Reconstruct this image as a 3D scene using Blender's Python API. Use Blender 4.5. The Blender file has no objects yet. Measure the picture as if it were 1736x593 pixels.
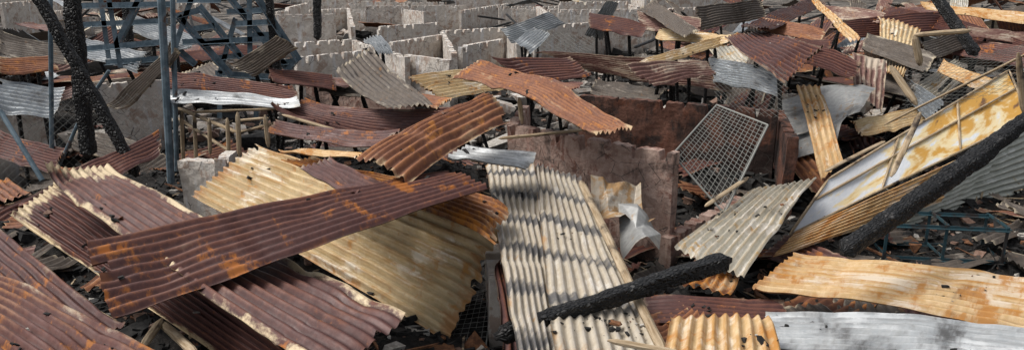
import bpy, math, random, numpy as np
random.seed(7); rng=np.random.default_rng(7)
# Layout: every control point below is an image pixel plus an assumed height (or
# distance); Z / Y / W project the pixels along camera rays into metric world positions. W keeps an assumed width of a roof sheet.
TH=math.radians(16); H=3.2; F=1254.0
ct,st=math.cos(TH),math.sin(TH)
CAM=np.array([0,0,H])
def ray(u,v):
    a=(u-868)/F; b=(v-296.5)/F
    return np.array([a, ct-b*st, -st-b*ct])
def Z(u,v,z):
    r=ray(u,v); return CAM+r*((z-H)/r[2])
def Y(u,v,y):
    r=ray(u,v); return CAM+r*(y/r[1])
def W(A,u,v,w,mode=None):
    r=ray(u,v); d=CAM-A
    a=r@r; b=2*r@d; c=d@d-w*w; D=b*b-4*a*c
    if D<0: return CAM+r*(-b/(2*a))
    ts=[(-b-math.sqrt(D))/(2*a),(-b+math.sqrt(D))/(2*a)]
    ps=[CAM+r*t for t in ts]
    if mode=='n': return ps[0]
    if mode=='f': return ps[1]
    return min(ps,key=lambda p:abs(p[2]-A[2]))
S=[
('cream',(430,240,1.30),(838,372,1.15),(738,562),(315,322),.92,{'warp':.03,'rag':.03,'curl':(.03,-.09),'amp':.02}),
('maroonedge',(185,290,1.32),(688,542,.98),(560,650),(70,306),.85,{'rag':.025}),
('maroonedge',(90,303,1.28),(530,600,.9),(400,625),(0,348),.8,{'rag':.025}),
('orange',(530,262,1.36),(862,338,1.27),(828,398),(470,262),.7,{'rag':.03,'curl':(0,-.06)}),
('maroon',(-60,340,1.15),(215,553,.9),(60,640),(-190,400),.8,{}),
('maroonpale',(-70,430,1.15),(320,603,1.0),(150,690),(-150,510),.8,{}),
('maroonmain',(145,405,1.38),(760,287,1.46),(828,315),(190,540),.83,{'bow':.01,'warp':.012,'curl':(.0,.0)}),
('brownrust',(822,155,1.95),(600,262,1.62),(688,305),(862,198),.62,{'bow':.09,'rag':.02}),
('maroon',(520,166,1.45),(775,178,1.5),(640,240),(455,180),.85,{'sag':-.08}),
('maroon',(470,210,1.40),(680,225,1.4),(640,250),(455,228),.5,{}),
('maroon',(280,120,1.62),(498,148,1.58),(507,170),(278,148),.6,{'sag':.04}),
('zincpale',(280,148,1.60),(503,162,1.55),(508,178),(281,170),.4,{}),
('greybrown',(628,80,2.0),(742,176,1.5),(655,182),(568,118),.85,{'sag':-.06}),
('zinc',(640,48,2.0),(668,90,1.8),(640,88),(612,62),.5,{}),
('cream',(690,128,1.5),(800,112,1.5),(860,150),(745,172),.85,{}),
('maroon',(830,98,1.7),(965,103,1.65),(1005,130),(885,140),.8,{}),
('brownrust',(815,88,1.98),(1073,212,1.55),(1010,216),(765,118),.78,{'sag':.05}),
('zincpale',(790,245,1.4),(908,255,1.38),(895,281),(762,270),.45,{}),
('bandy',(905,278,1.05),(965,610,.8),(880,620),(822,278),.75,{'amp':.018}),
('bandy',(985,306,1.02),(1125,606,.8),(940,612),(905,280),.78,{'amp':.018}),
('zincrust',(1385,303,.85),(1262,473,.62),(1143,423),(1280,328),.78,{'sag':.04}),
('orange',(1255,468,.55),(1238,515,.45),(1140,488),(1170,455),.5,{}),
('creamrust',(1350,424,.72),(1770,470,.7),(1770,552),(1275,487),.82,{}),
('zincpale',(1300,520,.62),(1770,548,.6),(1770,615),(1290,578),.62,{}),
('creamrust',(1310,522,.85),(1332,625,.8),(1118,625),(1138,533),.8,{}),
('maroon',(1090,495,.5),(1330,510,.5),(1340,560),(1085,550),.6,{}),
('creamrust',(1345,395,.5),(1640,262,1.0),(1600,340),(1308,437),.7,{}),
('zincgreen',(1600,290,.85),(1770,185,1.15),(1770,322),(1518,388),.9,{}),
('pinky',(908,84,1.7),(1218,106,1.5),(1243,160),(1000,120),.9,{'warp':.06}),
('pinky',(1060,108,1.75),(1200,100,1.7),(1215,122),(1110,148),.6,{'warp':.05}),
('cream',(1085,100,1.75),(1250,55,1.9),(1265,68),(1095,112),.35,{}),
('maroon',(1230,70,1.85),(1335,152,1.6),(1400,85),(1300,60),.95,{'warp':.05}),
('maroon',(1300,62,1.8),(1460,105,1.7),(1445,130),(1290,85),.7,{'warp':.05}),
('pinky',(1445,90,1.75),(1450,152,1.3),(1497,192),(1508,95),.55,{'warp':.04}),
('cream',(1490,22,2.1),(1500,103,1.6),(1540,108),(1562,48),.6,{}),
('maroon',(1500,0,2.2),(1740,62,1.9),(1740,90),(1480,18),.8,{}),
('creamrust',(1560,5,2.15),(1745,25,2.0),(1745,45),(1570,18),.6,{}),
('creamrust',(1385,-5,2.4),(1460,62,1.9),(1440,68),(1375,0),.3,{}),
('maroon',(1255,45,2.1),(1375,-5,2.3),(1400,8),(1300,52),.8,{}),
('creamrust',(1350,145,1.45),(1392,298,.7),(1430,262),(1390,145),.4,{'warp':.05}),
('maroon',(1430,30,2.0),(1600,20,2.1),(1620,60),(1440,60),.8,{}),
('maroon',(110,290,1.1),(270,225,1.3),(275,260),(160,310),.6,{}),
('greybrown',(180,180,1.2),(290,70,2.2),(300,90),(215,190),.6,{}),
('zinc',(0,130,1.6),(110,150,1.4),(90,200),(-20,180),.8,{}),
('creamrust',(470,250,1.25),(612,256,1.3),(600,264),(480,262),.25,{}),
('maroon',(480,120,1.6),(590,138,1.5),(600,152),(470,135),.6,{}),
('greybrown',(1180,10,2.2),(1290,0,2.2),(1300,30),(1190,50),.8,{}),
('zinc',(850,50,1.6),(930,20,2.1),(960,40),(870,75),.8,{}),
('zinc',(870,70,1.5),(905,45,1.8),(935,60),(900,90),.7,{}),
('zinc',(990,60,1.5),(1030,0,2.4),(1050,5),(1020,70),.6,{}),
('zincrust',(1540,150,1.2),(1620,100,1.5),(1640,130),(1570,190),.7,{}),
('maroon',(1240,58,1.95),(1412,68,1.9),(1405,82),(1232,74),.6,{}),
('pinky',(1080,20,2.2),(1190,32,2.1),(1185,60),(1085,46),.8,{}),
('greybrown',(1110,0,2.4),(1185,50,2.0),(1160,62),(1080,15),.8,{}),
('maroon',(1610,62,1.8),(1765,85,1.7),(1760,118),(1600,88),.8,{}),
('pinky',(1395,8,2.2),(1500,20,2.1),(1500,38),(1400,28),.8,{}),
('greybrown',(1460,115,1.4),(1560,135,1.3),(1550,165),(1470,150),.8,{}),
('zinc',(1200,95,1.6),(1330,120,1.5),(1320,165),(1210,135),.9,{'warp':.04}),
('cream',(1120,50,1.9),(1240,60,1.9),(1235,74),(1110,66),.6,{}),
('zinc',(130,60,1.9),(250,90,1.7),(230,120),(130,95),.8,{}),
('greybrown',(0,60,2.0),(120,80,1.8),(110,115),(0,95),.8,{}),
('zinc',(230,30,2.2),(330,60,2.0),(320,90),(225,55),.8,{}),
('brownrust',(0,100,1.8),(80,96,1.8),(100,120),(0,128),.7,{}),
('greybrown',(390,110,1.7),(470,60,2.2),(500,80),(430,130),.8,{}),
('maroon',(455,120,1.7),(560,128,1.6),(575,150),(460,140),.7,{}),
('maroon',(1330,395,.42),(1440,440,.4),(1390,470),(1290,430),.6,{}),
('maroon',(560,268,1.42),(655,308,1.4),(600,325),(505,280),.5,{}),
('greybrown',(1010,135,1.35),(1130,150,1.3),(1100,185),(1000,160),.8,{}),
('greybrown',(1470,60,1.9),(1590,90,1.7),(1570,120),(1460,85),.8,{}),
('pinky',(1640,45,2.0),(1750,55,1.9),(1750,75),(1640,60),.7,{}),
('creamrust',(1600,100,1.6),(1700,140,1.4),(1680,160),(1590,120),.6,{}),
('cream',(1440,205,.9),(1560,180,1.0),(1575,205),(1460,232),.6,{}),
('zinc',(1545,135,1.3),(1600,170,1.2),(1570,200),(1530,160),.5,{}),
('maroon',(0,225,1.0),(110,250,1.0),(90,290),(-20,260),.8,{}),
('greybrown',(130,215,1.1),(240,240,1.0),(220,280),(120,250),.8,{}),
('brownrust',(655,150,1.5),(765,168,1.45),(740,185),(640,170),.7,{}),
('maroon',(850,440,.75),(905,600,.6),(850,610),(835,450),.4,{}),
('brownrust',(1095,560,.45),(1150,520,.45),(1200,540),(1130,600),.5,{}),
('maroon',(1000,20,2.3),(1100,40,2.1),(1090,62),(1000,45),.8,{}),
('brownrust',(1290,25,2.2),(1400,50,2.0),(1390,72),(1285,48),.8,{}),
('greybrown',(1560,70,1.8),(1640,50,1.9),(1660,75),(1585,98),.7,{}),
('maroonpale',(880,120,1.5),(990,140,1.45),(960,160),(870,145),.7,{}),
('greybrown',(560,130,1.5),(650,150,1.4),(610,165),(540,150),.7,{}),
]
SHEETS=[]
for m,a,b,c,d,w,o in S:
    A=Z(*a);B=Z(*b);C=W(B,c[0],c[1],w,o.get('mc'));D=W(A,d[0],d[1],w,o.get('md'))
    SHEETS.append((m,A,B,C,D,o))
WL=[
((868,210),(1148,258),1.30,'pink'),((985,160),(1320,186),1.35,'rusty'),((1320,186),(1345,235),1.2,'rusty'),
((868,210),(890,178),1.3,'pink'),
((1255,332),(1128,402),.42,'pink'),((308,262),(372,270),1.12,'grey'),((372,270),(392,255),1.15,'grey'),
((165,142),(280,134),1.3,'grey'),((-40,172),(78,160),1.25,'grey'),
((465,20),(590,14),1.2,'grey'),((590,6),(720,20),1.2,'grey'),((640,45),(740,38),1.2,'grey'),((500,72),(600,66),1.2,'grey'),
((500,97),(610,86),1.2,'grey'),((660,72),(750,58),1.2,'grey'),((750,52),(860,46),1.25,'grey'),((690,92),(765,102),1.2,'grey'),
((600,68),(690,96),1.2,'grey'),((905,42),(1010,38),1.3,'grey'),((1010,40),(1100,22),1.2,'grey'),((780,78),(850,66),1.2,'grey'),
((1040,18),(1190,12),1.2,'grey'),((780,18),(860,6),1.2,'grey'),((590,14),(598,45),1.2,'grey'),((860,46),(880,75),1.2,'grey'),
((750,52),(770,90),1.2,'grey'),((1190,30),(1290,15),1.2,'grey'),((1320,160),(1480,150),1.0,'grey'),((520,140),(700,150),1.1,'pink'),
((835,402),(842,470),.75,'grey')]
WALLS=[(Z(*a,z),Z(*b,z),s) for a,b,z,s in WL]
T=[
('char',(118,-30),(152,268),8.5,8.5,.15),('char',(55,-25),(232,300),8.0,7.9,.10),('char',(452,-20),(476,145),12,12,.12),
('char',(537,-20),(538,68),17,17,.16),('char',(838,572),(1238,436),4.3,5.1,.11),('char',(1430,432),(1760,190),5.3,6.6,.125),
('char',(1575,-20),(1655,95),12,11,.13),('char',(210,-20),(222,90),14,14,.12),
('steel',(0,188),(72,306),8,7.7,.05),('steel',(85,-20),(88,290),9,9,.05),('steel',(272,-20),(290,310),9.6,9.4,.09),('steel',(292,-20),(300,290),9.8,9.6,.06),
('steel',(95,292),(150,170),8.8,8.8,.04),('steel',(150,170),(185,120),8.8,8.8,.04),
('rack',(300,183),(402,225),9.8,9.2,.06),('rack',(300,200),(395,258),9.8,9.2,.05),('rack',(402,190),(405,265),9,9,.06),
('rack',(385,200),(388,270),9.1,9.1,.05),('rack',(355,200),(357,262),9.3,9.3,.05),('rack',(330,192),(333,275),9.6,9.6,.05),('rack',(308,188),(311,285),9.7,9.7,.05),
('rack',(450,195),(456,250),9,9,.06),('rack',(330,190),(470,185),9.8,9.8,.05),('rack',(400,225),(480,205),9,9.5,.05),('rack',(400,205),(455,200),9.1,9.1,.05),
('wood',(478,195),(620,235),8.9,8.4,.05),('wood',(1510,112),(1555,178),8.5,8.2,.1),
('wood',(985,308),(1128,600),6.9,4.2,.07),('wood',(240,590),(275,540),4.2,4.6,.06),('wood',(270,545),(330,600),4.6,4.1,.06),
('wood',(1500,212),(1742,90),7.5,6.2,.03),('wood',(1725,90),(1733,190),6.2,6.2,.05),('wood',(1560,190),(1510,300),6.8,6.3,.05),
('wood',(1030,575),(1160,600),4.0,3.9,.05),('wood',(880,165),(885,210),8.8,8.8,.06),('wood',(845,235),(1000,218),7.8,8.6,.05),
('wood',(1550,60),(1645,52),11,11,.1),('wood',(1550,60),(1560,112),11,11,.1),('wood',(1400,290),(1500,240),7.6,8.4,.05),('wood',(1195,350),(1270,300),6.9,7.6,.05)]
LAT=[((300,5),(375,5)),((372,-20),(485,118)),((425,-15),(505,105)),((385,25),(445,22)),((400,45),(462,42)),((420,65),(475,62)),((437,87),(490,85)),((460,112),(505,107)),
((300,30),(390,130)),((335,12),(428,125)),((300,32),(340,22)),((320,55),(365,48)),((345,80),(390,75)),((365,103),(410,98)),
((322,-10),(292,80)),((395,30),(368,125)),((418,-10),(420,132)),((365,128),(482,136)),((310,76),(480,70)),((290,78),(330,112)),
((130,15),(290,12)),((130,47),(285,40)),((140,88),(275,76)),((180,110),(270,104)),((180,0),(200,115)),((165,-10),(180,100)),((240,0),(200,80)),((290,80),(290,200)),((368,125),(368,200)),((482,136),(482,200)),((505,104),(480,136)),((430,132),(430,200))]
for i,(a,b) in enumerate(LAT): T.append(('lat',a,b,12.0+.5*(i%2),12.0+.5*(i%2),.085))
STICKS=[(k,Y(*a,y1),Y(*b,y2),w) for k,a,b,y1,y2,w in T]
NETS=[
((1215,178,8.6),(1302,212,8.0),(1228,362,7.2),(1140,262,7.6),.055,.004,0),
((-20,150,8.9),(272,160,9.2),(272,320,9.0),(-20,330,8.6),.075,.0018,1),
((1540,110,9.5),(1740,70,9.0),(1740,160,8.0),(1520,200,8.2),.08,.002,1),
((1200,100,10),(1330,130,9.5),(1340,200,8.6),(1215,160,9),.07,.002,1),
((900,45,17),(1010,60,16),(1000,100,15),(890,85,16),.12,.003,1)]
NETS=[tuple(Y(*q) for q in n[:4])+n[4:] for n in NETS]
NETS.append((Z(730,515,.32),Z(836,490,.36),Z(822,600,.15),Z(665,600,.15),.05,.0022,0))
PANEL=[Z(1402,305,.75),Z(1708,120,1.62)]; PANEL+= [W(PANEL[1],1742,200,1.2,'n'),W(PANEL[0],1335,400,1.1)]

# ---------------------------------------------------------------- helpers
col=bpy.context.collection
def wav(n,seed,k,dim=2,lo=.6):
    r=np.random.default_rng(seed); d=r.normal(size=(n,dim)); d/=np.linalg.norm(d,axis=1)[:,None]
    return d*k*(lo+r.random((n,1))*1.4), r.random(n)*6.283
def fn(P,k,seed,n=7):
    d,ph=wav(n,seed,k,P.shape[-1]); return np.sin(P@d.T+ph).sum(-1)/math.sqrt(n)
def mk(name,V,Fc,mats,mi=None,uv=None,uv2=None,smooth=True,parent=None):
    me=bpy.data.meshes.new(name); me.from_pydata(np.asarray(V).tolist(),[],Fc if isinstance(Fc,list) else Fc.tolist())
    for m in mats: me.materials.append(m)
    if mi is not None: me.polygons.foreach_set('material_index',np.asarray(mi,dtype=np.int32))
    if smooth: me.polygons.foreach_set('use_smooth',[True]*len(me.polygons))
    if uv is not None:
        li=np.zeros(len(me.loops),dtype=np.int32); me.loops.foreach_get('vertex_index',li)
        for nm,u in (('UVMap',uv),('UVN',uv2)):
            if u is None: continue
            l=me.uv_layers.new(name=nm); l.data.foreach_set('uv',np.asarray(u)[li].astype(np.float32).ravel())
    me.update(); ob=bpy.data.objects.new(name,me); col.objects.link(ob)
    if parent: ob.parent=parent
    return ob
class G:
    def __init__(s,name):
        s.m=bpy.data.materials.new(name); s.m.use_nodes=True; s.t=s.m.node_tree; s.N=s.t.nodes; s.L=s.t.links
        s.b=s.N['Principled BSDF']
    def set(s,inp,v):
        if isinstance(v,bpy.types.NodeSocket): s.L.new(v,inp)
        elif isinstance(v,(tuple,list)): inp.default_value=tuple(v)+((1,) if len(v)==3 and inp.type=='RGBA' else ())
        else: inp.default_value=v
    def uv(s,n='UVMap'):
        x=s.N.new('ShaderNodeUVMap'); x.uv_map=n; return x.outputs[0]
    def obj(s): return s.N.new('ShaderNodeTexCoord').outputs['Object']
    def mp(s,v,sc):
        x=s.N.new('ShaderNodeMapping'); s.L.new(v,x.inputs[0]); x.inputs[3].default_value=sc; return x.outputs[0]
    def noise(s,v,sc,d=5,r=.6,dist=0):
        x=s.N.new('ShaderNodeTexNoise'); s.L.new(v,x.inputs['Vector']); x.inputs['Scale'].default_value=sc; x.inputs['Detail'].default_value=d
        x.inputs['Roughness'].default_value=r; x.inputs['Distortion'].default_value=dist; return x.outputs[0]
    def vor(s,v,sc,feat='DISTANCE_TO_EDGE'):
        x=s.N.new('ShaderNodeTexVoronoi'); x.feature=feat; s.L.new(v,x.inputs['Vector']); x.inputs['Scale'].default_value=sc; return x.outputs['Distance']
    def ma(s,op,a,b=0.0,c=None,cl=False):
        x=s.N.new('ShaderNodeMath'); x.operation=op; x.use_clamp=cl; s.set(x.inputs[0],a); s.set(x.inputs[1],b)
        if c is not None: s.set(x.inputs[2],c)
        return x.outputs[0]
    def thr(s,v,lo,hi,o0=0.,o1=1.):
        x=s.N.new('ShaderNodeMapRange'); x.interpolation_type='SMOOTHSTEP'; s.set(x.inputs[0],v)
        for i,k in enumerate((lo,hi,o0,o1)): x.inputs[1+i].default_value=k
        return x.outputs[0]
    def mix(s,f,a,b):
        x=s.N.new('ShaderNodeMix'); x.data_type='RGBA'; s.set(x.inputs[0],f); s.set(x.inputs[6],a); s.set(x.inputs[7],b); return x.outputs[2]
    def sep(s,v):
        x=s.N.new('ShaderNodeSeparateXYZ'); s.L.new(v,x.inputs[0]); return x.outputs
    def bump(s,h,st,d):
        x=s.N.new('ShaderNodeBump'); x.inputs['Strength'].default_value=st; x.inputs['Distance'].default_value=d; s.L.new(h,x.inputs['Height']); s.L.new(x.outputs[0],s.b.inputs['Normal'])
    def out(s,c,rough=.8,metal=0.,spec=.35):
        s.set(s.b.inputs['Base Color'],c); s.set(s.b.inputs['Roughness'],rough); s.set(s.b.inputs['Metallic'],metal); s.b.inputs['Specular IOR Level'].default_value=spec; return s.m
PITCH=.09
def sheetmat(name,base,base2,rust,pale,stripec,stripe=.4,rlo=.55,plo=.6,slo=.66,band=0,metal=.1,edge=.7,edgec=(.5,.42,.3),rough=(.5,.85),ew=0.,val=.5,start=False,grey=0.):
    g=G(name); uv=g.uv(); x,y,_=g.sep(uv); n,r,_=g.sep(g.uv('UVN'))
    nB=g.noise(uv,16,8,.72); nA=g.noise(g.mp(uv,(1,1.5,1)),1.4,5,.6,.6); nS=g.noise(g.mp(uv,(.7,9,1)),1.6,5,.65,.3)
    nT=g.noise(g.mp(uv,(3.2,.5,1)),1.3,4,.6,.8); nP=g.noise(g.mp(uv,(1.2,2,1)),2.3,7,.7,.3)
    c=g.mix(g.thr(nB,.35,.65),base,base2)
    if grey: c=g.mix(g.ma('MULTIPLY',g.thr(g.ma('ADD',g.ma('MULTIPLY',nT,.5),g.ma('MULTIPLY',nP,.5)),.48,.62),grey),c,(.38,.365,.34))
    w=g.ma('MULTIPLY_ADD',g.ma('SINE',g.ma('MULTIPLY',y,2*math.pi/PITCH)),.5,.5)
    c=g.mix(g.ma('MULTIPLY',g.thr(g.ma('ADD',w,g.ma('MULTIPLY',nS,.6)),.25,.75,1.,0.),val),c,tuple(k*.4 for k in base))  # valleys darkened: dirt, plus ridge shade painted into the colour
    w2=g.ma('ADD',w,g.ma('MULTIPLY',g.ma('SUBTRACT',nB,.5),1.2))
    c=g.mix(g.ma('MULTIPLY',g.ma('MULTIPLY',g.thr(w2,.45,.9),g.thr(nA,.38,.58)),stripe),c,stripec)  # crest stripes: rust colouring, its contrast also stands in for ridge shading
    pf=g.ma('ADD',g.ma('ADD',g.ma('MULTIPLY',nA,.55),g.ma('MULTIPLY',nS,.35)),g.ma('MULTIPLY',nB,.15))
    c=g.mix(g.ma('MULTIPLY',g.thr(pf,plo-.03,plo+.05),.85),c,pale)
    rf=g.ma('ADD',g.ma('ADD',g.ma('MULTIPLY',nT,.4),g.ma('MULTIPLY',nP,.4)),g.ma('MULTIPLY',nB,.25))
    c=g.mix(g.ma('MULTIPLY',g.thr(rf,rlo,rlo+.07),.85),c,rust)
    en=g.ma('MULTIPLY',n,2.2)
    if not start: en=g.ma('MINIMUM',en,g.ma('MULTIPLY',g.ma('SUBTRACT',1.,n),2.2))
    e=g.ma('MINIMUM',en,g.ma('MINIMUM',g.ma('MULTIPLY',r,1.8),g.ma('MULTIPLY',g.ma('SUBTRACT',1.,r),1.8)))
    e2=g.ma('ADD',e,g.ma('MULTIPLY',g.ma('SUBTRACT',nP,.5),.7))
    c=g.mix(g.ma('MULTIPLY',g.thr(e2,-.04+ew,.06+ew,1.,0.),edge),c,edgec)
    if band:
        bd=g.ma('SINE',g.ma('MULTIPLY_ADD',x,8.5,g.ma('MULTIPLY',nP,4.)))
        bm=g.ma('MULTIPLY',g.thr(bd,.5,.85),g.thr(g.ma('ADD',nT,g.ma('MULTIPLY',nB,.6)),.5,.85))
        c=g.mix(g.ma('MULTIPLY',bm,band),c,(.07,.07,.075))
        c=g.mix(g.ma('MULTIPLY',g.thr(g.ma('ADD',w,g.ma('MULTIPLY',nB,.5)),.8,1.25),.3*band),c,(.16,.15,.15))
    sf=g.ma('ADD',g.ma('MULTIPLY',g.noise(g.mp(uv,(1.5,1,1)),1.1,6,.65,.5),.8),g.ma('MULTIPLY',nB,.2))
    c=g.mix(g.ma('MULTIPLY',g.thr(sf,slo-.06,slo+.1),.8),c,(.03,.026,.024))
    c=g.mix(g.thr(g.noise(uv,60,3,.6),.82,.86),c,(.02,.018,.016))
    c=g.mix(g.thr(g.noise(uv,40,2,.5),.79,.81),c,(.6,.57,.52))
    g.bump(g.ma('ADD',nB,g.ma('MULTIPLY',nP,.5)),.35,.007)
    return g.out(c,g.thr(nP,.3,.7,rough[0],rough[1]),metal)
M={}
mr=((.066,.027,.024),(.104,.043,.036),(.38,.13,.022),(.18,.105,.078),(.17,.062,.034))
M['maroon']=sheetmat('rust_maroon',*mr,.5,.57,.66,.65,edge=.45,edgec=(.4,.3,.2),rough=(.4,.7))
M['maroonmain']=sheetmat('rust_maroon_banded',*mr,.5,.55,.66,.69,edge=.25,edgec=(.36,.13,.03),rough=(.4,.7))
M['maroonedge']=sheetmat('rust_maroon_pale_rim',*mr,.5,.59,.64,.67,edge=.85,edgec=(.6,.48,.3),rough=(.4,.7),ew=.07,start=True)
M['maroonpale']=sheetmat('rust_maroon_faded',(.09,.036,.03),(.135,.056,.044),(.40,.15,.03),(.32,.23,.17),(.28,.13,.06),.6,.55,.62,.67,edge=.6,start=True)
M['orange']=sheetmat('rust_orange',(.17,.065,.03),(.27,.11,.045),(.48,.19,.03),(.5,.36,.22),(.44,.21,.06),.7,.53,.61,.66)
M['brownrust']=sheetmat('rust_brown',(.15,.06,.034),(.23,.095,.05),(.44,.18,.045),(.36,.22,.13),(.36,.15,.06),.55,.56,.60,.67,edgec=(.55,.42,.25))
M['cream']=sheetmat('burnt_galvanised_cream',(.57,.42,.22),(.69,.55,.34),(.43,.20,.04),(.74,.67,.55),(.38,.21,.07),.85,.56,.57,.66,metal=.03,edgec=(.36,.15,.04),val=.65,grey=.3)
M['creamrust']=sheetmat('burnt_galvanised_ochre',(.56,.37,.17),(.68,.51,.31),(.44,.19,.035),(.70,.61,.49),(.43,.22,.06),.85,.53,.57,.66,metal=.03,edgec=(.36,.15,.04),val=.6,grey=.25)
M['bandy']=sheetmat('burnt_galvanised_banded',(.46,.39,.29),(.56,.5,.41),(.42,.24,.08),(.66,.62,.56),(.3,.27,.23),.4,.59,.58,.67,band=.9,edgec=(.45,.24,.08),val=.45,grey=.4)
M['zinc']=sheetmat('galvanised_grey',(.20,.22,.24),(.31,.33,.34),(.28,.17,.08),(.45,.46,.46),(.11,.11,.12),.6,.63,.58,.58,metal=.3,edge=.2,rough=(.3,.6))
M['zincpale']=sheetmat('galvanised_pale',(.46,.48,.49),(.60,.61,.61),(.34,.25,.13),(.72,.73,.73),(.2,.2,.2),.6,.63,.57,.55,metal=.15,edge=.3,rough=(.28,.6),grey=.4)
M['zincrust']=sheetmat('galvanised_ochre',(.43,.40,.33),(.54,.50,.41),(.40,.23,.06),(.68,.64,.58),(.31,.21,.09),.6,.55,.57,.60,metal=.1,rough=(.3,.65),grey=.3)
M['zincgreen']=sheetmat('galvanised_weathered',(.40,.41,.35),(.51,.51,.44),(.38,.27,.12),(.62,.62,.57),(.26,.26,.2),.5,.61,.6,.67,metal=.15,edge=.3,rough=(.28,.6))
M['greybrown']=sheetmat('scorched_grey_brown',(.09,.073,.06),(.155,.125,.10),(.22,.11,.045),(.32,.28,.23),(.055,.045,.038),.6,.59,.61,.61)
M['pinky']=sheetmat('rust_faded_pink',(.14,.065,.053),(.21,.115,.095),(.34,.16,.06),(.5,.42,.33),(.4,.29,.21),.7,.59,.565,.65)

def sheet_arrays(A,B,C,D,seed,bow=0,sag=0,warp=.02,amp=.017,rag=.017,curl=None,res=1.0,kink=True):
    r_=np.random.default_rng(seed)
    L=(np.linalg.norm(B-A)+np.linalg.norm(C-D))/2; Wd=(np.linalg.norm(D-A)+np.linalg.norm(C-B))/2
    n=max(2,round(Wd/PITCH)); nv=max(3,int(n*(10 if res==1 else 5))); nu=max(8,int(L/(.04/res)))
    s=np.linspace(0,1,nu+1)[:,None]*np.ones((1,nv+1)); r=np.linspace(0,1,nv+1)[None]*np.ones((nu+1,1))
    P=((1-s)*(1-r))[...,None]*A+(s*(1-r))[...,None]*B+(s*r)[...,None]*C+((1-s)*r)[...,None]*D
    dl=(B-A)+(C-D); dl/=np.linalg.norm(dl); dw=(D-A)+(C-B); dw/=np.linalg.norm(dw)
    N=np.cross(dl,dw); N/=np.linalg.norm(N)
    if N[2]<0: N=-N
    X=np.stack([s*L,r*Wd],-1)
    a=amp*(1+.2*fn(X,2.5,seed+1))
    h=a*np.sin(2*math.pi*n*r)+warp*fn(X,1.8,seed+2)+warp*.15*fn(X,7,seed+3)
    h+=sag*4*s*(1-s)+bow*4*r*(1-r)
    if kink:
        for _ in range(int(1+L*.9)):
            k0=r_.random(); w=.02+.035*r_.random(); h-=(.006+.018*r_.random())*np.exp(-((s-k0)*L+.04*fn(X,3,seed+9))**2/(2*w*w))*(.5+.5*np.sin(2*math.pi*n*r+r_.random()*6))
        for _ in range(int(1+L*1.3)):
            s0,r0=r_.random(),r_.random(); w=.05+.08*r_.random(); h-=(.01+.032*r_.random())*np.exp(-(((s-s0)*L)**2+((r-r0)*Wd)**2)/(2*w*w))
        cs,cr=r_.integers(2),r_.integers(2); dd=np.abs(s-cs)*L+np.abs(r-cr)*Wd*1.2; h+=(r_.random()-.45)*.4*np.clip(.38-dd,0,1)
        k0=.2+.6*r_.random(); an=(r_.random()-.5)*.8; h-=.08*(r_.random()-.3)*np.abs((s-k0)*L+an*(r-.5)*Wd)*(warp>.015)
    e0=np.clip(1-s*L/.18,0,1)**2; e1=np.clip(1-(1-s)*L/.18,0,1)**2
    cu=(.07*(r_.random()-.3),.07*(r_.random()-.3)) if curl is None else curl
    jr=fn(X*np.array([0,1]),9,seed+4)+.5*fn(X*np.array([0,1]),45,seed+5)
    h+=e0*(cu[0]+.012*jr)+e1*(cu[1]+.012*fn(X*np.array([0,1]),12,seed+6))
    h+=.008*fn(X,9,seed+7)*(np.clip(1-r*Wd/.08,0,1)+np.clip(1-(1-r)*Wd/.08,0,1))
    P=P+N*h[...,None]+dl*((e0*jr-e1*(fn(X*np.array([0,1]),9,seed+8)+.5*fn(X*np.array([0,1]),50,seed+8)))*rag)[...,None]+dw*(.003*fn(X,7,seed+11)*(2*r-1)**9)[...,None]
    idx=np.arange((nu+1)*(nv+1)).reshape(nu+1,nv+1)
    Q=np.stack([idx[:-1,:-1],idx[1:,:-1],idx[1:,1:],idx[:-1,1:]],-1)
    tear=fn(X*np.array([.4,1]),26,seed+12)[:-1,:-1]; d0=(s*L)[:-1,:-1]; d1=((1-s)*L)[:-1,:-1]
    kill=(tear>1.3)&((d0<.05)|(d1<.05))|((tear>1.9)&((d0<.12)|(d1<.12)))
    Q=Q[~kill].reshape(-1,4)
    off=np.array([r_.random()*30,round(r_.random()*200)*PITCH])
    uv=np.stack([s*L,r*n*PITCH],-1)+off
    return P.reshape(-1,3),Q,uv.reshape(-1,2),np.stack([s,r],-1).reshape(-1,2)
SURF=[]
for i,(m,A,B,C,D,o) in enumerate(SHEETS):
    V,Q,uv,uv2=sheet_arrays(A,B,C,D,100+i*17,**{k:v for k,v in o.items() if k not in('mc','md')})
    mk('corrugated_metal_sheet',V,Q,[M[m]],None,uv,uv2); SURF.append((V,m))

# ---------------------------------------------------------------- ground
def gh(x,y):
    P=np.stack([x,y],-1); near=np.clip((60-y)/30,0,1)
    h=.10*fn(P,1.1,1)+.05*fn(P,3.3,2)+.028*fn(P,9,3)+.012*fn(P,25,4)
    for cx,cy,sx,sy,a in ((-2.4,5.2,1.6,1.5,.5),(-.4,3.6,1.2,.9,.2),(2.2,4.2,1.6,.9,.22),(3.0,7,1.3,1.3,.3),(3.5,10,2,2,.5),(-1.5,10.5,2,1.2,.4),(1.2,6.2,.6,.8,.2),(-1.5,8,1.2,.8,.5),(6,13,2.5,2,.6)):
        h=h+a*np.exp(-((x-cx)/sx)**2-((y-cy)/sy)**2)
    return h*near
t=np.linspace(-1,1,421); xs=np.sinh(t*5.2)/np.sinh(5.2)*400; xs=np.sort(np.concatenate([xs[abs(xs)>8],np.linspace(-8,8,230)]))
ys=np.concatenate([np.linspace(-60,0,8),np.linspace(1,16,230),16+np.geomspace(.1,500,110)])
Xg,Yg=np.meshgrid(xs,ys,indexing='ij'); Zg=gh(Xg,Yg)
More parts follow.
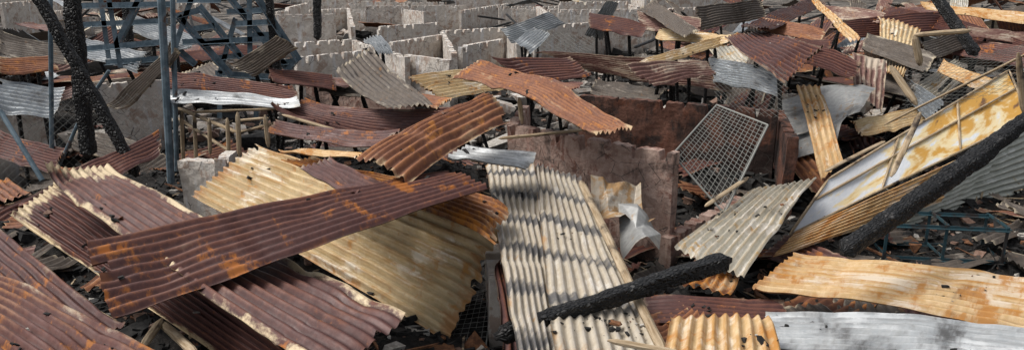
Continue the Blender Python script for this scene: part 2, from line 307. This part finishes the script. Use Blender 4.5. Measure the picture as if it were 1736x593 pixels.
idx=np.arange(Xg.size).reshape(Xg.shape); Q=np.stack([idx[:-1,:-1],idx[1:,:-1],idx[1:,1:],idx[:-1,1:]],-1).reshape(-1,4)
g=G('ash_ground'); o=g.obj(); n1=g.noise(o,.9,6,.6,.4); n2=g.noise(o,14,8,.75); n3=g.noise(o,50,4,.7)
ypos=g.sep(o)[1]
c=g.mix(g.thr(n2,.35,.7),(.008,.0075,.007),(.038,.032,.028)); c=g.mix(g.ma('MULTIPLY',g.thr(n1,.56,.72),.6),c,(.11,.085,.06)); c=g.mix(g.thr(n3,.64,.73),c,(.22,.2,.17))
c=g.mix(g.ma('MULTIPLY',g.thr(ypos,15.,24.),g.thr(n1,.4,.6)),c,g.mix(g.thr(n2,.4,.6),(.13,.11,.09),(.26,.23,.2)))
gr=g.thr(g.ma('ADD',ypos,g.ma('MULTIPLY',n1,12.)),88.,96.)
c=g.mix(gr,c,g.mix(g.thr(n2,.4,.6),(.07,.12,.03),(.14,.16,.06))); g.bump(g.ma('ADD',n2,n3),.9,.03)
mk('ground',np.stack([Xg,Yg,Zg],-1).reshape(-1,3),Q,[g.out(c,.95)])

# ---------------------------------------------------------------- walls
def wallmat(name,a,b,sootc,brick,slo):
    g=G(name); o=g.obj(); n1=g.noise(o,1.6,6,.65,.5); n2=g.noise(o,11,8,.75); n3=g.noise(g.mp(o,(5,5,.7)),1.5,5,.6,.3); n4=g.noise(o,3.5,7,.7,.4)
    c=g.mix(g.thr(n2,.35,.65),a,b); c=g.mix(g.ma('MULTIPLY',g.thr(n4,.52,.58),.85),c,brick); c=g.mix(g.ma('MULTIPLY',g.thr(n3,.54,.66),.7),c,tuple(min(.66,k*1.3) for k in b))
    c=g.mix(g.ma('MULTIPLY',g.thr(g.ma('ADD',g.ma('MULTIPLY',n1,.7),g.ma('MULTIPLY',n3,.3)),slo,slo+.12),.9),c,sootc)
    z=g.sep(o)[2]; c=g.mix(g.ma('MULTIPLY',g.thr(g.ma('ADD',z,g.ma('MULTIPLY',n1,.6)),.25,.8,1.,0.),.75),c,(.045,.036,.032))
    cr=g.thr(g.vor(g.mp(o,(1,1,1.6)),3.2),.0,.02,1.,0.); c=g.mix(g.ma('MULTIPLY',cr,g.thr(n1,.5,.55)),c,(.06,.05,.045))
    g.bump(g.ma('ADD',n2,g.ma('MULTIPLY',n4,1.5)),.9,.025); return g.out(c,.92)
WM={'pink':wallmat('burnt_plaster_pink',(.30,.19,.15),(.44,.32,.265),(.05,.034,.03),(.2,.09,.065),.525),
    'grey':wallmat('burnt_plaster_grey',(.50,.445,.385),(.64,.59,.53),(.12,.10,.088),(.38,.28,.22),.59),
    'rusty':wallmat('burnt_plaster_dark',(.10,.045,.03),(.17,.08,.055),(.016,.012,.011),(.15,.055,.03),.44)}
def wall(a,b,style,seed,t=.13,pitch=None):
    r_=np.random.default_rng(seed); L=np.linalg.norm((b-a)[:2]); d=(b-a)/max(L,.01); d[2]=0; nrm=np.array([-d[1],d[0],0])
    nc=max(3,int(L/.025)); K=14; sx=np.linspace(0,L,nc+1); top=a[2]+(b[2]-a[2])*sx/L
    per=.30+.06*r_.random()
    ph=(sx/per+r_.random())%1; cell=np.floor(sx/per+.3).astype(int); dep=.05+.11*r_.random(cell.max()+3)
    dep=np.where(r_.random(len(dep))<.12,0,dep)
    top=top-np.where(ph<.22+.08*np.sin(cell*2.3),dep[cell],0)-.012*np.abs(fn(sx[:,None],20,seed))-.13*np.clip(fn(sx[:,None],2.2,seed+1)-.7,0,1)
    rows=[]
    for side in (0,1):
        zz=np.linspace(0,1,K+1)[None]*(top[:,None]+.15)-.15
        base=a[None]+d*sx[:,None]; P=np.repeat(base[:,None,:],K+1,1); P[...,2]=zz
        off=(1 if side else -1)*t/2+.012*fn(P,6,seed+2+side)+.006*fn(P,22,seed+4+side)
        P=P+nrm*off[...,None]; rows.append(P)
    V=np.concatenate([rows[0].reshape(-1,3),rows[1].reshape(-1,3)]); n0=(nc+1)*(K+1); I=np.arange(n0).reshape(nc+1,K+1); J=I+n0
    q=lambda a,b,c,d:np.stack([a,b,c,d],-1).reshape(-1,4)
    Q=np.concatenate([q(I[:-1,:-1],I[1:,:-1],I[1:,1:],I[:-1,1:]),q(J[1:,:-1],J[:-1,:-1],J[:-1,1:],J[1:,1:]),q(I[:-1,-1],I[1:,-1],J[1:,-1],J[:-1,-1]),
      q(I[0,:-1],I[0,1:],J[0,1:],J[0,:-1]),q(I[-1,1:],I[-1,:-1],J[-1,:-1],J[-1,1:])])
    mk('burnt_block_wall',V,Q,[WM[style]],smooth=False)
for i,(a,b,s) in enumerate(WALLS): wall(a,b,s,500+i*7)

# ---------------------------------------------------------------- beams
def charmat():
    g=G('charred_timber'); uv=g.uv(); v=g.vor(g.mp(uv,(1,1.6,1)),24); n=g.noise(uv,30,6,.7); n2=g.noise(uv,4,5,.7)
    c=g.mix(g.thr(n,.4,.7),(.012,.012,.013),(.04,.038,.037)); c=g.mix(g.ma('MULTIPLY',g.thr(n2,.53,.66),.6),c,(.16,.15,.145))
    c=g.mix(g.thr(v,0,.14,1.,0.),c,(.004,.004,.004)); g.bump(g.ma('ADD',g.thr(v,0,.3),g.ma('MULTIPLY',n,.3)),1.,.03); return g.out(c,.5)
def woodmat():
    g=G('scorched_wood'); uv=g.uv(); n=g.noise(g.mp(uv,(1.5,12,1)),3,6,.7); n2=g.noise(uv,2.5,5,.6)
    c=g.mix(g.thr(n,.35,.65),(.26,.18,.1),(.48,.38,.26)); c=g.mix(g.thr(n2,.52,.66),c,(.04,.03,.025)); g.bump(n,.5,.005); return g.out(c,.85)
def steelmat():
    g=G('blue_grey_steel'); o=g.obj(); n=g.noise(o,6,6,.7); c=g.mix(g.thr(n,.4,.62),(.075,.11,.135),(.155,.205,.24)); c=g.mix(g.thr(g.noise(o,3,5,.7),.56,.68),c,(.09,.055,.04)); return g.out(c,.6,.1)
CH,WD,STL=charmat(),woodmat(),steelmat()
g=G('galvanised_wire'); WIRE=g.out((.24,.24,.22),.6,.2)
def beam(a,b,w,h,seed,rough,step=.03,ns=16):
    L=np.linalg.norm(b-a); d=(b-a)/L; up=np.array([0,0,1.]) if abs(d[2])<.9 else np.array([0,1.,0])
    s=np.cross(d,up); s/=np.linalg.norm(s); u=np.cross(s,d); n=max(2,int(L/step)) if rough>0 else 1
    th=np.linspace(0,2*math.pi,ns,endpoint=False)+math.pi/ns; cs,sn=np.cos(th),np.sin(th)
    k=np.maximum(abs(cs),abs(sn))**.8; X,Yv=cs/k*w/2,sn/k*h/2
    T_=np.linspace(0,L,n+1); P=a+d*T_[:,None,None]+(X[None,:,None]*s+Yv[None,:,None]*u)
    if rough>0:
        q=np.stack([T_[:,None]*np.ones(ns),np.ones((n+1,1))*np.arange(ns)*w*3.3/ns],-1)
        rad=1+rough*fn(q,14,seed)*.4+rough*.5*np.sign(fn(q,38,seed+1))*.5+rough*.5*fn(q*[1,0],2,seed+2)
        e=np.clip(np.minimum(T_,L-T_)/.06,0.35,1)[:,None]; c0=(a+d*T_[:,None])[:,None,:]+(s*.015*fn(T_[:,None],1.2,seed+5)[:,None]+u*.012*fn(T_[:,None],1.3,seed+6)[:,None])[:,None,:]*min(1,rough*8)
        P=c0+(P-(a+d*T_[:,None])[:,None,:])*(rad*e)[...,None]
    I=np.arange((n+1)*ns).reshape(n+1,ns); I2=np.roll(I,-1,1)
    Q=np.stack([I[:-1],I[1:],I2[1:],I2[:-1]],-1).reshape(-1,4).tolist()+[I[0].tolist(),I[-1][::-1].tolist()]
    uv=np.stack([T_[:,None]*np.ones(ns)+seed*3.1,np.ones((n+1,1))*np.arange(ns)*w*3.3/ns],-1).reshape(-1,2)
    return P.reshape(-1,3),Q,uv
def join(parts):
    V=[];Fc=[];U=[];o=0
    for v,q,u in parts:
        V.append(v);U.append(u);Fc+= [[i+o for i in f] for f in (q.tolist() if hasattr(q,'tolist') else q)]; o+=len(v)
    return np.concatenate(V),Fc,np.concatenate(U)
def angle(a,b,w,seed):
    d=(b-a)/np.linalg.norm(b-a); up=np.array([0,0,1.]) if abs(d[2])<.9 else np.array([0,1.,0]); s=np.cross(d,up); s/=np.linalg.norm(s); u=np.cross(s,d)
    return [beam(a+s*w/2,b+s*w/2,w,.008,seed,0,ns=4),beam(a+u*(w/2+.004),b+u*(w/2+.004),.008,w,seed,0,ns=4)]
lat=[];rack=[]
for i,(k,a,b,w) in enumerate(STICKS):
    if k=='char': v,q,u=beam(a,b,w,w,i*5,.16,ns=20); mk('charred_timber_beam',v,q,[CH],None,u)
    elif k=='rack': rack.append(beam(a,b,w,w*.7,i*5,.05,.05,8))
    elif k=='wood': v,q,u=beam(a,b,w,w*.7,i*5,.05,.05,8); mk('scorched_timber_batten',v,q,[WD],None,u,smooth=False)
    elif k=='steel': v,q,u=beam(a,b,w,w,i*5,0,ns=8); mk('steel_post',v,q,[STL],None,u,smooth=False)
    else: lat+=angle(a,b,w,i)
v,q,u=join(lat); mk('steel_lattice_frame',v,q,[STL],None,u,smooth=False)
v,q,u=join(rack); mk('timber_stall_frame',v,q,[WD],None,u,smooth=False)
props=[]
for i,(m,A,B,C,D,o) in enumerate(SHEETS):
    if min(A[1],B[1],C[1],D[1])<9.6: continue
    r_=np.random.default_rng(8000+i)
    for (s_,r2) in ((.3,.4),(.7,.35)):
        p=A*(1-s_)*(1-r2)+B*s_*(1-r2)+C*s_*r2+D*(1-s_)*r2; p=p-[0,0,.06]
        q=p+[r_.normal()*.25,abs(r_.normal())*.3,0]; q[2]=float(gh(q[0],q[1]))-.1
        if p[2]-q[2]>.35: props.append(beam(p,q,.06,.05,i,.1,.12,8))
v,q,u=join(props); mk('charred_roof_props',v,q,[CH],None,u)

# ---------------------------------------------------------------- wire nets
def tube(P,rad,ns=3):
    n=len(P); d=np.gradient(P,axis=0); d/=np.linalg.norm(d,axis=1)[:,None]+1e-9
    s=np.cross(d,np.array([.3,.2,1.])); s/=np.linalg.norm(s,axis=1)[:,None]+1e-9; u=np.cross(s,d)
    th=np.arange(ns)*2*math.pi/ns; R=P[:,None]+rad*(np.cos(th)[None,:,None]*s[:,None]+np.sin(th)[None,:,None]*u[:,None])
    I=np.arange(n*ns).reshape(n,ns); I2=np.roll(I,-1,1)
    return R.reshape(-1,3),np.stack([I[:-1],I[1:],I2[1:],I2[:-1]],-1).reshape(-1,4),np.zeros((n*ns,2))
def net(c,sp,rad,diag,seed,name,warp=.06):
    A,B,C,D=c; L=np.linalg.norm(B-A); Wd=np.linalg.norm(D-A); N=np.cross(B-A,D-A); N/=np.linalg.norm(N)
    def pos(x,y):
        s=x/L;r=y/Wd; P=((1-s)*(1-r))[:,None]*A+(s*(1-r))[:,None]*B+(s*r)[:,None]*C+((1-s)*r)[:,None]*D
        return P+N*(warp*fn(np.stack([x,y],-1),1.8,seed))[:,None]
    parts=[]; lines=[]
    if not diag:
        for x in np.arange(0,L+.001,sp): lines.append(((x,0),(x,Wd)))
        for y in np.arange(0,Wd+.001,sp): lines.append(((0,y),(L,y)))
    else:
        for sgn in (1,-1):
            for k in np.arange(-Wd if sgn>0 else 0,L if sgn>0 else L+Wd,sp*1.4):
                ya=[(0-k)/sgn,(L-k)/sgn]; lo=max(0,min(ya)); hi=min(Wd,max(ya))
                if hi-lo>.05: lines.append(((k+sgn*lo,lo),(k+sgn*hi,hi)))
    for p,q in lines:
        m=max(3,int(math.dist(p,q)/.12)); t_=np.linspace(0,1,m); parts.append(tube(pos(p[0]+(q[0]-p[0])*t_,p[1]+(q[1]-p[1])*t_),rad))
    if not diag:
        for a,b in ((A,B),(B,C),(C,D),(D,A)): parts.append(tube(np.linspace(a,b,8),rad*3,6))
    v,q,u=join(parts); mk(name,v,q,[WIRE],None,u)
for i,n in enumerate(NETS): net(n[:4],n[4],n[5],n[6],900+i,'wire_mesh_gate' if i==0 else 'wire_mesh_fence',.015 if i in (0,5) else .08)

# ---------------------------------------------------------------- white / ochre panel
g=G('scorched_white_panel'); uv=g.uv(); n1=g.noise(g.mp(uv,(1,1.3,1)),1.5,5,.6,.6); nB=g.noise(uv,14,7,.7); n2=g.noise(g.mp(uv,(.8,3,1)),2,5,.6,.4)
c=g.mix(g.thr(nB,.35,.65),(.62,.65,.69),(.74,.75,.76)); f_=g.ma('ADD',g.ma('MULTIPLY',n1,.7),g.ma('MULTIPLY',n2,.3))
f_=g.ma('ADD',f_,g.ma('MULTIPLY',g.ma('SUBTRACT',g.sep(uv)[0],7.2),.045))
c=g.mix(g.thr(f_,.45,.53),c,(.76,.62,.36)); c=g.mix(g.thr(f_,.53,.61),c,(.58,.31,.06)); c=g.mix(g.thr(f_,.66,.74),c,(.16,.08,.04)); g.bump(nB,.2,.004)
PM=g.out(c,.35,.05)
def patch(c4,nu,nv,warp,k,seed):
    A,B,C,D=c4
    s=np.linspace(0,1,nu+1)[:,None]*np.ones((1,nv+1)); r=np.linspace(0,1,nv+1)[None]*np.ones((nu+1,1))
    P=((1-s)*(1-r))[...,None]*A+(s*(1-r))[...,None]*B+(s*r)[...,None]*C+((1-s)*r)[...,None]*D
    N=np.cross(B-A,D-A);N/=np.linalg.norm(N); N=N if N[2]>0 else -N
    L=np.linalg.norm(B-A);Wd=np.linalg.norm(D-A); X=np.stack([s*L,r*Wd],-1); P=P+N*(warp*fn(X,k,seed))[...,None]
    idx=np.arange((nu+1)*(nv+1)).reshape(nu+1,nv+1); Q=np.stack([idx[:-1,:-1],idx[1:,:-1],idx[1:,1:],idx[:-1,1:]],-1).reshape(-1,4)
    return P.reshape(-1,3),Q,X.reshape(-1,2)+5,N,np.stack([s,r],-1).reshape(-1,2)
A,B,C,D=PANEL
pe=bpy.data.objects.new('metal_door_panel',None); col.objects.link(pe)
V,Q,U,N,_=patch(PANEL,90,36,.01,2.5,77); mk('panel_skin',V,Q,[PM],None,U,None,parent=pe)
parts=[]
for rr in (0,.4,1): parts.append(beam(A+(D-A)*rr+N*.022,B+(C-B)*rr+N*.022,.03,.03,int(rr*90),.02,.1,8))
for ss in (0,.33,.66,1): parts.append(beam(A+(B-A)*ss+N*.023,D+(C-D)*ss+N*.023,.03,.028,int(ss*90)+7,.02,.1,8))
v,q,u=join(parts); mk('panel_ribs',v,q,[WD],None,u,parent=pe)

# ---------------------------------------------------------------- buckled flat sheets
def crumple(c4,seed,mat,amp,name='buckled_flat_sheet'):
    A,B,C,D=c4; n=70; V,Q,U,N,U2=patch(c4,n,n,0,1,seed); L=np.linalg.norm(B-A); X=U2*L
    r_=np.random.default_rng(seed); h=0
    for k in range(9):
        a=r_.random()*6.28; o=(r_.random()-.5)*L; p=(X-L/2)@np.array([math.cos(a),math.sin(a)])-o; h=h+(r_.random()-.5)*2*amp*np.abs(p)/L*2
    h=h-h.mean()+amp*.06*fn(X,14,seed); V=V+N*h[:,None]+ (0.15*amp*fn(X,6,seed+3))[:,None]*np.array([1,0,0])
    mk(name,V,Q,[mat],None,U+seed,U2,smooth=True)
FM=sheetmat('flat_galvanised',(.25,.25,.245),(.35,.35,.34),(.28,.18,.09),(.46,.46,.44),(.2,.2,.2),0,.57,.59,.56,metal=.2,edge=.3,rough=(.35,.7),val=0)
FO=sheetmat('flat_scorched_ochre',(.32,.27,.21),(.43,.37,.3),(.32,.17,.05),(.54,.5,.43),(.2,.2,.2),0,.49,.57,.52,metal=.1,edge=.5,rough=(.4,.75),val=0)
crumple([Y(1000,315,7.0),Y(1085,325,7.0),Y(1105,380,6.5),Y(1020,385,6.4)],31,FO,.22)
crumple([Y(1050,345,6.7),Y(1112,350,6.7),Y(1115,420,6.2),Y(1055,425,6.1)],57,FM,.2)
crumple([Z(1325,150,1.35),Z(1480,155,1.3),Z(1452,205,1.0),Z(1345,215,1.0)],41,FM,.12)
crumple([Z(1330,200,1.0),Z(1440,195,1.0),Z(1410,262,.75),Z(1322,262,.75)],43,FM,.14)

# ---------------------------------------------------------------- burnt shelving frame (right)
sh=[]; o0=Z(1500,440,.15); X1=Z(1700,450,.15); dx=(X1-o0); dx[2]=0; dy=np.array([-dx[1],dx[0],0])/np.linalg.norm(dx)*.45
for fx in (0,.5,1):
    for fy in (0,1):
        b=o0+dx*fx+dy*fy; sh+=angle(b-[0,0,.3],b+[0,0,.42],.035,3)
for hz in (.02,.38):
    for fy in (0,1): sh+=angle(o0+dy*fy+[0,0,hz],o0+dx+dy*fy+[0,0,hz],.03,3)
    for fx in (0,.5,1): sh+=angle(o0+dx*fx+[0,0,hz+.01],o0+dx*fx+dy+[0,0,hz+.01],.03,3)
g=G('teal_painted_steel'); n=g.noise(g.obj(),7,6,.7); TEAL=g.out(g.mix(g.thr(n,.45,.6),(.025,.065,.08),(.04,.033,.03)),.7)
v,q,u=join(sh); mk('burnt_shelving_frame',v,q,[TEAL],None,u,smooth=False)

# ---------------------------------------------------------------- small debris
def chips(pts,smin,smax,seed,flat=.5,elong=1.6):
    r_=np.random.default_rng(seed); n=len(pts); cube=np.array([[x,y,z] for x in(-1,1) for y in(-1,1) for z in(-1,1)],float)*.5
    fq=np.array([[0,1,3,2],[4,6,7,5],[0,4,5,1],[2,3,7,6],[0,2,6,4],[1,5,7,3]])
    sc=(smin+(smax-smin)*r_.random(n)**3)
    V=cube[None]*(1+.5*(r_.random((n,8,1))-.5)) ; V=V+ (r_.random((n,8,3))-.5)*.35
    V=V*(sc[:,None]*np.stack([1+(elong-1)*r_.random(n),.5+.5*r_.random(n) if elong<10 else .6+.3*r_.random(n),flat*(.4+.6*r_.random(n))],-1))[:,None,:]
    a=r_.random(n)*6.28; b=(r_.random(n)-.5)*1.2; ca,sa,cb,sb=np.cos(a),np.sin(a),np.cos(b),np.sin(b)
    x=V[...,0]*cb[:,None]-V[...,2]*sb[:,None]; z=V[...,0]*sb[:,None]+V[...,2]*cb[:,None]; y=V[...,1]
    V=np.stack([x*ca[:,None]-y*sa[:,None],x*sa[:,None]+y*ca[:,None],z],-1)+np.asarray(pts)[:,None,:]
    return V.reshape(-1,3),(fq[None]+np.arange(n)[:,None,None]*8).reshape(-1,4),np.repeat(r_.random(n),6)
def simple(name,a,b,sc=20,rough=.9):
    g=G(name); n=g.noise(g.obj(),sc,5,.7); g.bump(n,.6,.01); return g.out(g.mix(g.thr(n,.35,.65),a,b),rough)
DM=[simple('charcoal',(.009,.009,.009),(.03,.028,.026)),simple('brick_bits',(.15,.085,.06),(.26,.17,.13)),simple('ash_bits',(.25,.23,.2),(.46,.43,.39)),simple('rust_bits',(.10,.045,.025),(.22,.10,.045))]
n=28000; yy=2.5+15*rng.random(n)**1.2; xx=(rng.random(n)*2-1)*(yy*.75+1); zz=gh(xx,yy)+.01
V,Q,rr=chips(np.stack([xx,yy,zz],-1),.012,.15,5,.6)
mk('charred_rubble',V,Q,DM,np.digitize(rr,[.80,.89,.94]),smooth=False)
n=1500; yy=2.8+12*rng.random(n); xx=(rng.random(n)*2-1)*(yy*.75+1); zz=gh(xx,yy)+.05
V,Q,rr=chips(np.stack([xx,yy,zz],-1),.015,.03,6,1,22)
mk('burnt_stick_litter',V,Q,[DM[0],WD,DM[3]],np.digitize(rr,[.6,.85]),uv=V[:,:2],smooth=False)
r3=np.random.default_rng(91); n=5000; yy=13+22*r3.random(n); xx=(r3.random(n)*2-1)*yy*.6; zz=gh(xx,yy)+.05
V,Q,rr=chips(np.stack([xx,yy,zz],-1),.08,.45,15,.7)
mk('broken_block_rubble',V,Q,[DM[0],WM['grey'],DM[1],DM[2]],np.digitize(rr,[.35,.75,.88]),smooth=False)
def heap(name,items,keys):
    VV=[];FF=[];U1=[];U2=[];MI=[];o=0
    for V,Q,uv,uv2,k in items: VV.append(V);FF.append(Q+o);U1.append(uv);U2.append(uv2);MI+=[k]*len(Q);o+=len(V)
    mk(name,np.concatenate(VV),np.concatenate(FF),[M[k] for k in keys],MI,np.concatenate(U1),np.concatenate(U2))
keys=['maroon','greybrown','zinc','zincpale','pinky','brownrust','zincrust','cream','orange','maroonpale']
def rnd_sheet(c,L,w,ya,ti,ro,seed,**k):
    d=np.array([math.cos(ya)*math.cos(ti),math.sin(ya)*math.cos(ti),math.sin(ti)]); s_=np.array([-math.sin(ya)*math.cos(ro),math.cos(ya)*math.cos(ro),math.sin(ro)])
    return sheet_arrays(c-d*L/2-s_*w/2,c+d*L/2-s_*w/2,c+d*L/2+s_*w/2,c-d*L/2+s_*w/2,seed,**k)
it=[]; r2=np.random.default_rng(44)
for j in range(230):
    y=4.5+9.5*r2.random(); x=(r2.random()*2-1)*(y*.75+.5)
    if x<1.2 and y<7.2: continue
    z=float(gh(np.array(x),np.array(y)))+.08+.08*r2.random()
    it.append(rnd_sheet(np.array([x,y,z]),.3+.9*r2.random(),.15+.5*r2.random(),r2.random()*6.28,(r2.random()-.5)*.5,(r2.random()-.5)*.5,7000+j*3,res=.5,rag=.04,warp=.03)+(int(r2.choice([0,0,1,1,1,1,5,9])),))
heap('torn_sheet_scraps',it,keys)
pts=[]
for i,(V,m) in enumerate(SURF[:40]):
    c0=V[rng.integers(len(V),size=3)]
    for c in c0:
        near=V[np.linalg.norm(V-c,axis=1)<.16]
        if len(near): pts.append(near[rng.integers(len(near),size=rng.integers(2,9))]+[0,0,.004])
for i,cs in ((19,45),(20,25)):
    V=SURF[i][0]; near=V[int(len(V)*.84):int(len(V)*.92)] if i==19 else V[int(len(V)*.35):int(len(V)*.55)]
    pts.append(near[rng.integers(len(near),size=cs)]+[0,0,.01])
pts=np.concatenate(pts); V,Q,rr=chips(pts,.006,.05,9,.6)
mk('charcoal_crumbs',V,Q,DM,np.digitize(rr,[.75,.82,.92]),smooth=False)

# ---------------------------------------------------------------- distant heaps
for zone in range(3):
    it=[]
    for j in range((95,130,230)[zone]):
        y=(14,21,32)[zone]+rng.random()*(8,12,50)[zone]; x=(rng.random()*2-1)*(y*.78+1); k=x/y
        if -.36<k<.16 and y<27: continue
        if -.34<k<.14 and y<60 and rng.random()<.65: continue
        c=np.array([x,y,.45+.65*rng.random()+(zone==2)*.2])
        it.append(rnd_sheet(c,1.4+1.6*rng.random(),.8,rng.random()*6.283,(rng.random()-.5)*(1.0 if rng.random()<.8 else 2.0),(rng.random()-.5)*.8,3000+zone*500+j*3,warp=.05,amp=.015,res=.35,bow=.1*(rng.random()-.3))+(int(rng.choice([0,0,0,1,1,2,2,4,4,5,6,9,1])),))
    heap('collapsed_roof_sheet_heap',it,keys)
parts=[]
for j in range(110):
    y=13+35*rng.random(); x=(rng.random()*2-1)*y*.75
    if -.36<x/y<.16 and y<27: continue
    L=1+2*rng.random(); ya=rng.random()*6.28; ti=(rng.random()-.3)*.9; d=np.array([math.cos(ya)*math.cos(ti),math.sin(ya)*math.cos(ti),math.sin(ti)]); c=np.array([x,y,.7+.4*rng.random()])
    parts.append(beam(c-d*L/2,c+d*L/2,.1,.08,j,.12,.12,8))
v,q,u=join(parts); mk('charred_timber_heap',v,q,[CH],None,u)
for j in range(44):
    y=25+rng.random()*36; x=(rng.random()*1.35-1)*y*.7; L=2+3*rng.random(); a=(rng.random()<.5)*1.5+rng.normal()*.1+.1
    c=np.array([x,y,1.3+.5*rng.random()]); d=np.array([math.cos(a),math.sin(a),0]); wall(c-d*L/2,c+d*L/2,'grey',1500+j)
g=G('foliage'); n=g.noise(g.obj(),3,4,.6); LF=g.out(g.mix(n,(.035,.07,.02),(.09,.14,.04)),.8)
n=9000; bx=rng.choice(np.linspace(-62,-26,16),n)+rng.normal(size=n)*1.8; by=66+rng.random(n)*6; bz=np.abs(rng.normal(size=n))*1.3+.2
V,Q,rr=chips(np.stack([bx,by,bz],-1),.12,.7,12,.3); mk('distant_bushes',V,Q,[LF],smooth=False)

# ---------------------------------------------------------------- camera, light
cd=bpy.data.cameras.new('camera'); co=bpy.data.objects.new('camera',cd); col.objects.link(co)
co.location=(0,0,H); co.rotation_euler=(math.pi/2-TH,0,0); cd.lens=26; cd.clip_end=1500
sc=bpy.context.scene; sc.camera=co
w=bpy.data.worlds.new('World'); sc.world=w; w.use_nodes=True; nt=w.node_tree
sk=nt.nodes.new('ShaderNodeTexSky'); sk.sky_type='NISHITA'; sk.sun_disc=False; sk.sun_elevation=math.radians(58); sk.sun_rotation=math.radians(-85); sk.dust_density=4
hs=nt.nodes.new('ShaderNodeHueSaturation'); hs.inputs['Saturation'].default_value=.3
nt.links.new(sk.outputs[0],hs.inputs['Color']); nt.links.new(hs.outputs[0],nt.nodes['Background'].inputs[0]); nt.nodes['Background'].inputs[1].default_value=.15
sl=bpy.data.lights.new('sun','SUN'); sl.energy=2.4; sl.angle=math.radians(22); sl.color=(1,.97,.92); so=bpy.data.objects.new('sun',sl); col.objects.link(so)
so.rotation_euler=(math.radians(32),0,math.radians(-85))
sc.view_settings.view_transform='Standard'; sc.view_settings.look='None'; sc.view_settings.exposure=0
